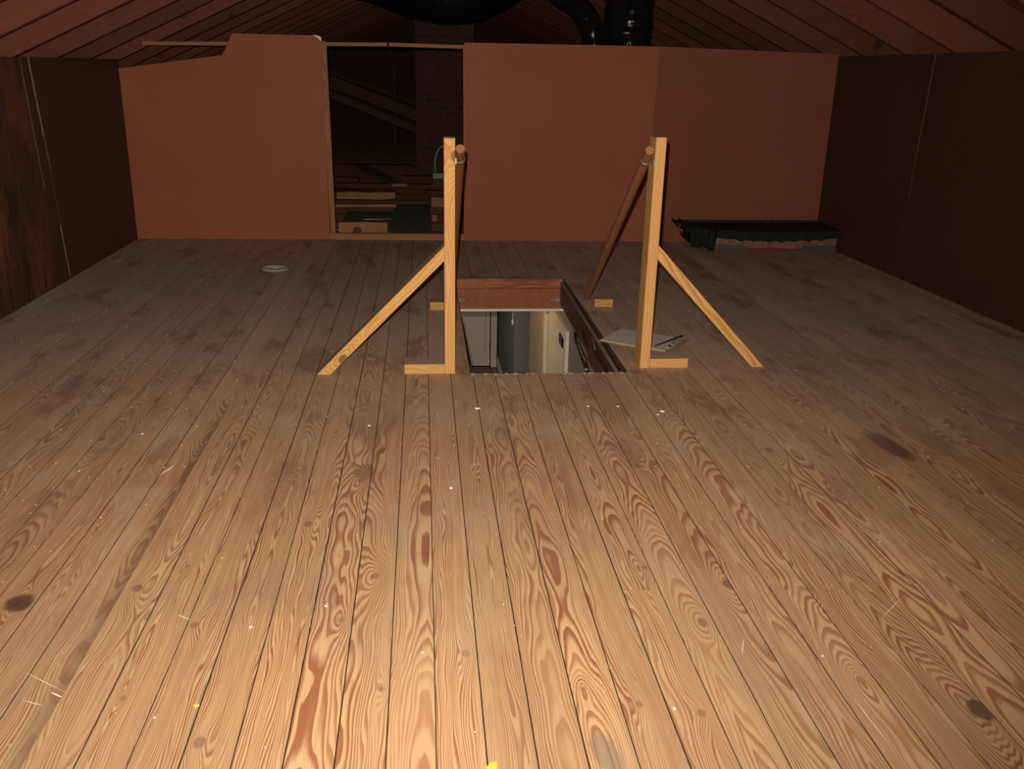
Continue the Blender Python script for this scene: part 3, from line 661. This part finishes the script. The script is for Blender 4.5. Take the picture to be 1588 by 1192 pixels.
# ------------------------------------------------------------------ the two handrail stands beside the hatch
def stand(x0, x1, out, y0, label, foot_w, brace_x, H, top_lean):
    """post between x0 and x1; 'out' = -1 / +1 is the side away from the hatch"""
    xc = (x0+x1)/2; yc = y0+.0445
    t = empty('handrail_stand', (xc, yc, 0), label=label, cat='handrail stand')
    xo = x0 if out < 0 else x1
    bar('post', (xc, yc, 0), (xc+top_lean, yc, H), x1-x0, .089, MAT['stud'], t, side=(1, 0, 0), tone=(1.0, .13 if out < 0 else .71, .9 if out < 0 else 1.1),
        grain=(.03*out, .05, .03), knots=[(.020, .775, .016)] if out < 0 else [])
    bar('foot', (xo, yc, .019), (xo+out*foot_w, yc, .019), .089, .038, MAT['stud'], t, side=(0, 1, 0))
    # brace: 2x4 on edge, upper end butts the post, lower end sawn flat on the floor
    z_hi, z_lo = .469, .417; hx = xo; bx_o = brace_x; bx_i = brace_x-out*.050
    # outer edge runs (xo, z_hi)->(bx_o, 0), inner edge (xo, z_lo)->(bx_i, 0)
    prof = [(xo, z_hi), (bx_o, 0), (bx_i, 0), (xo, z_lo)]
    # mesh with the grain along local Y: build in a rotated frame
    P0 = Vector((bx_i*.5+bx_o*.5, yc, 0)); P1 = Vector((xo, yc, (z_hi+z_lo)/2)); Yd = (P1-P0).normalized(); Zd = Vector((0, 1, 0)); Xd = Yd.cross(Zd)
    Rm = Matrix((Xd, Yd, Zd)).transposed(); inv = Rm.transposed(); bmb = bmesh.new(); A, B = [], []
    for (a, b) in prof:
        A.append(bmb.verts.new(inv @ (Vector((a, y0+.004, b))-P0))); B.append(bmb.verts.new(inv @ (Vector((a, y0+.085, b))-P0)))
    bmb.faces.new(A); bmb.faces.new(B[::-1])
    for k in range(4): bmb.faces.new((A[k], A[(k+1) % 4], B[(k+1) % 4], B[k]))
    bmesh.ops.bevel(bmb, geom=list(bmb.edges), offset=.0015, segments=1, affect='EDGES')
    kk = [(-.010, .092, .015)] if out < 0 else []
    from_bm('brace', bmb, MAT['stud'], t, P0, Rm.to_quaternion(), knots=kk, tone=(1.0, .37 if out < 0 else .9, .8), grain=(.03, .04, .02))
    # round stained dowel running from the top of the post down to the floor at the far end of the hatch
    xr = (x1+.0175) if out < 0 else (x0-.0175)
    xt = xr+top_lean*.95; ztop, yt, yl_ = .800, y0+.012, 4.262
    a = Vector((xt, yt, ztop)); b = Vector((xr, yl_, .018)); dv = (b-a).normalized()
    o = from_bm('handrail', tube_bm([Vector((0, 0, 0)), Vector((0, .002, 0)), Vector((0, (b-a).length-.03, 0)), Vector((0, (b-a).length, 0))], [.0155, .0175, .0175, .0155], 20), MAT['rod'], t, a,
                Vector((0, 1, 0)).rotation_difference(dv), smooth=False)
    bmesh_face = bmesh.new(); u_ = dv.orthogonal().normalized(); v_ = dv.cross(u_)
    vs = [bmesh_face.verts.new(Vector((0, -.0006, 0))+Vector((math.cos(k*math.tau/16)*.0152, 0, math.sin(k*math.tau/16)*.0152))) for k in range(16)]
    bmesh_face.faces.new(vs)
    r_ = bmesh.ops.extrude_face_region(bmesh_face, geom=list(bmesh_face.faces)); bmesh.ops.translate(bmesh_face, verts=[q for q in r_['geom'] if isinstance(q, bmesh.types.BMVert)], vec=(0, .0012, 0))
    ef = from_bm('end_face', bmesh_face, MAT['trim'], None, a, Vector((0, 1, 0)).rotation_difference(dv)); 
    ef.parent = t; ef.location = a-wl(t); ef['label'] = 'pale sawn end of the handrail'
    # galvanised strap over the dowel
    c = a+dv*.068; ring = tube_bm([-dv*.0075, dv*.0075], .0192, 20, caps=False)
    st = from_bm('pipe_strap', ring, MAT['metal'], t, c, smooth=True); sm = st.modifiers.new('t', 'SOLIDIFY'); sm.thickness = .0015
    box('strap_tab', (x0-.004 if out > 0 else x1-.002), (x0+.002 if out > 0 else x1+.004), y0-.002, y0+.030, c.z-.012, c.z+.010, MAT['metal'], t, bev=.0005)
    # short block at the lower end
    bx0 = (xr-.101) if out < 0 else (xr+.017)
    yb_ = 4.082 if out < 0 else 4.137
    bar('block', (bx0, yb_+.045, .0185), (bx0+.090, yb_+.045, .0185), .089, .037, MAT['stud'], t, side=(0, 1, 0), tone=(.9, .2, 1.))
    return t
stand(.072, .110, -1, 3.141, 'pine handrail stand in front of the doorway, its brace with a dark knot', .147, -.390, .835, -.001)
stand(.808, .846, +1, 3.187, 'pine handrail stand beside the clipboard', .148, 1.296, .845, .002)

# ------------------------------------------------------------------ clipboard
A0 = Vector((.719, 3.555, 0)); ux = Vector((.574, .817, 0)).normalized(); vx = Vector((.817, -.574, 0)).normalized()
cb = empty('clipboard', tuple(A0+ux*.115+vx*.16), label='clipboard with white paper lying at the edge of the hatch', cat='clipboard')
def flat(name, u0, u1, v0, v1, z0, z1, mat, parent, rad=.0, **kw):
    pts = [A0+ux*u+vx*v for u, v in ((u0, v0), (u1, v0), (u1, v1), (u0, v1))]
    return poly_prism(name, [(p.x, p.y) for p in pts], 'Z', z0, z1, MAT[mat], parent, **kw)
flat('board', 0, .229, 0, .318, .0012, .0045, 'hb_edge', cb)
flat('paper', .006, .221, .006, .290, .0046, .0062, 'paper', cb)
flat('clip_plate', .055, .175, .272, .300, .0063, .0075, 'clip', cb)
pa = A0+vx*.286; 
bmp = bmesh.new()
prof = [(0, .0), (.004, .010), (.012, .016), (.022, .013), (.030, .004), (.030, .002), (.020, .011), (.012, .014), (.005, .008), (.002, 0)]
AA = [bmp.verts.new(ux*.060+vx*(-.012+a)+Vector((0, 0, .0075+b))) for a, b in prof]; BB = [bmp.verts.new(ux*.170+vx*(-.012+a)+Vector((0, 0, .0075+b))) for a, b in prof]
bmp.faces.new(AA); bmp.faces.new(BB[::-1])
for k in range(len(prof)): bmp.faces.new((AA[k], AA[(k+1) % 10], BB[(k+1) % 10], BB[k]))
from_bm('clip_lever', bmp, MAT['clip'], cb, pa)
tube('clip_spring', [pa+ux*.07+Vector((0, 0, .014)), pa+ux*.16+Vector((0, 0, .014))], .005, MAT['dark'], cb, n=10)
pen = tube('pen', [A0+ux*.035+vx*.235+Vector((0, 0, .0105)), A0+ux*.20+vx*.292+Vector((0, 0, .024))], .0035, MAT['dark'], cb, n=8); pen.name = 'clip_wire'

# ------------------------------------------------------------------ flat carton under a black plastic sheet, by the side wall
bmp = bmesh.new(); n_ = 24; top = []; sec = []
X0, X1, YF, YK = 1.83, 2.655, 5.59, 5.86
for i in range(n_+1):
    t = i/n_; x = X0+(X1-X0)*t-(X0+X1)/2; sag = math.sin(math.pi*t)
    ring = [(x, YF-.012*sag, .0), (x, YF+.002-.012*sag, .085-.022*sag), (x, YK, .10-.01*sag), (x, YK, .0)]
    sec.append([bmp.verts.new((a, b-YF, c)) for a, b, c in ring])
for a, b in zip(sec, sec[1:]):
    for k in range(4): bmp.faces.new((a[k], a[(k+1) % 4], b[(k+1) % 4], b[k]))
bmp.faces.new(sec[0][::-1]); bmp.faces.new(sec[-1])
ca = from_bm('flat_carton', bmp, MAT['card'], None, ((X0+X1)/2, YF, 0)); tag(ca, 'flat printed cardboard carton by the dark side wall', 'carton')
bmp = bmesh.new(); nx_, ny_ = 56, 9; G = []
for i in range(nx_+1):
    t = i/nx_; x = 1.635+(X1-.002-1.635)*t; row = []
    sag = math.sin(math.pi*max(0, (x-X0)/(X1-X0))) if x > X0 else 0
    front = YF-.022-.012*sag; hem = .092-.030*sag*(.6+.4*math.sin(i*1.3))-R2.uniform(0, .008)
    if x < 1.845: front = YF-.02+R2.uniform(-.03, .03)+(1.845-x)*.55; hem = max(.006, .055-.8*(x-1.66))+R2.uniform(0, .02)
    for j in range(ny_+1):
        s = j/ny_
        if s < .25: z_ = hem+(.142-.010*sag-hem)*(s/.25); y_ = front-.004*math.sin(i*.9)*(1-s/.25)
        else: z_ = .142-.010*sag+.008*(s-.25)+R2.uniform(-.004, .004); y_ = front+(YK+.02-front)*(s-.25)/.75
        if x < 1.845 and s >= .25: z_ += .022*math.sin(i*1.9+j)*(1.845-x)/.2
        row.append(bmp.verts.new((x-2.1+R2.uniform(-.003, .003)*(i not in (0, nx_)), y_-5.7, z_)))
    G.append(row)
for i in range(nx_):
    for j in range(ny_):
        if i == 0 and j % 3 == 1: continue
        bmp.faces.new((G[i][j], G[i+1][j], G[i+1][j+1], G[i][j+1]))
# ragged flap falling off the open end
fl_ = [bmp.verts.new((x-2.1, y_-5.7, z_)) for x, y_, z_ in ((1.66, 5.62, .135), (1.72, 5.575, .095), (1.80, 5.55, .012), (1.835, 5.565, .006), (1.842, 5.568, .12), (1.76, 5.60, .142))]
bmp.faces.new(fl_)
ps = from_bm('plastic_sheet', bmp, MAT['poly'], None, (2.1, 5.7, 0)); sm = ps.modifiers.new('thickness', 'SOLIDIFY'); sm.thickness = .003
tag(ps, 'crumpled black plastic sheet spread over the flat carton', 'plastic sheet')
e_ = bar('batten', (1.70, 5.80, .157), (2.64, 5.80, .160), .03, .012, MAT['dark'], ps, side=(0, 1, 0), bev=.001)

# ------------------------------------------------------------------ clear lid and crumbs on the floor
bmp = bmesh.new(); rings = []
for (r, z_) in ((.001, .004), (.055, .004), (.060, .010), (.066, .010), (.070, .0015), (.072, .0015)):
    rings.append([bmp.verts.new((math.cos(k*math.tau/32)*r, math.sin(k*math.tau/32)*r*.92, z_+.003*max(0, math.cos(k*math.tau/32-2.4))*(r > .05))) for k in range(32)])
for a, b in zip(rings, rings[1:]):
    for k in range(32): bmp.faces.new((a[k], a[(k+1) % 32], b[(k+1) % 32], b[k]))
ld = from_bm('plastic_disc', bmp, MAT['lid'], None, (-.811, 4.986, 0), smooth=True); sm = ld.modifiers.new('t', 'SOLIDIFY'); sm.thickness = .0012; sm.offset = 1
tag(ld, 'clear round plastic lid on the floor boards near the far wall', 'lid')

def chip(name, x, y, s, mat, label, cat, group=None):
    b_ = bmesh.new(); n_ = 6; A, B = [], []
    for k in range(n_):
        a = k*math.tau/n_; r = s*R2.uniform(.5, 1.1); A.append(b_.verts.new((math.cos(a)*r, math.sin(a)*r, .0))); B.append(b_.verts.new((math.cos(a)*r*.9, math.sin(a)*r*.9, s*.35)))
    b_.faces.new(A[::-1]); b_.faces.new(B)
    for k in range(n_): b_.faces.new((A[k], A[(k+1) % n_], B[(k+1) % n_], B[k]))
    o = from_bm(name, b_, MAT[mat], None, (x, y, .0008)); tag(o, label, cat, group); return o
for (x, y, s) in ((-.348, 1.567, .0045), (-.208, 1.634, .004), (.171, 2.775, .009), (.066, 2.179, .006), (.778, 2.728, .008), (.755, 2.699, .006), (-.175, 2.639, .006),
                  (.427, 1.273, .0035), (.753, 1.404, .003), (.54, 2.785, .006), (-.011, 1.463, .003), (-.461, 1.31, .0028), (.64, 2.78, .006), (-.845, 2.598, .005)):
    lb = {(.171, 2.775): 'largest white paint chip, just in front of the hatch', (.778, 2.728): 'white paint chip of a close pair in front of the clipboard stand, the farther one',
          (.755, 2.699): 'white paint chip of a close pair in front of the clipboard stand, the nearer one', (-.175, 2.639): 'white paint chip on the brown stain in the floor',
          (-.348, 1.567): 'bright white chip nearer to the open floor joint, of the two in front', (-.208, 1.634): 'bright white chip farther from the open floor joint, of the two in front'}.get((x, y), 'small white paint chip fallen on the floor boards')
    chip('paint_chip', x, y, s, 'chip', lb, 'paint chip', 'white paint chips on the floor')
chip('leaf_fragment', -.398, 1.336, .006, 'yellow', 'tiny yellow crumb on the near floor boards', 'debris')
chip('leaf_scrap', .100, 1.150, .016, 'yellow', 'yellow-green leaf scrap on a joint of the near floor boards', 'debris')
bmp = bmesh.new()
for _ in range(520):
    x = R2.uniform(XL+.05, XR-.1); y = R2.uniform(.9, 5.85)
    if R2.random() < .45: x = R2.uniform(XL+.02, -.6)
    if HX0-.05 < x < HX1+.05 and HY0-.06 < y < HY1+.05: continue
    if .68 < x < 1.15 and 3.3 < y < 3.8: continue
    s = R2.uniform(.0008, .0024)*(.6+y*.22); h = .0015
    a = R2.uniform(0, 6.3); e1 = Vector((math.cos(a), math.sin(a), 0))*s; e2 = Vector((-math.sin(a), math.cos(a), 0))*s*R2.uniform(.4, 1); c = Vector((x, y, .0008))
    vs = [bmp.verts.new(c+e1), bmp.verts.new(c+e2), bmp.verts.new(c-e1), bmp.verts.new(c-e2)]; tp = bmp.verts.new(c+Vector((0, 0, h)))
    for k in range(4): bmp.faces.new((vs[k], vs[(k+1) % 4], tp))
o = from_bm('floor_crumbs', bmp, MAT['chip'], None, (0, 0, 0)); tag(o, 'fine pale crumbs and dust specks scattered over the boards', 'debris', kind='stuff')
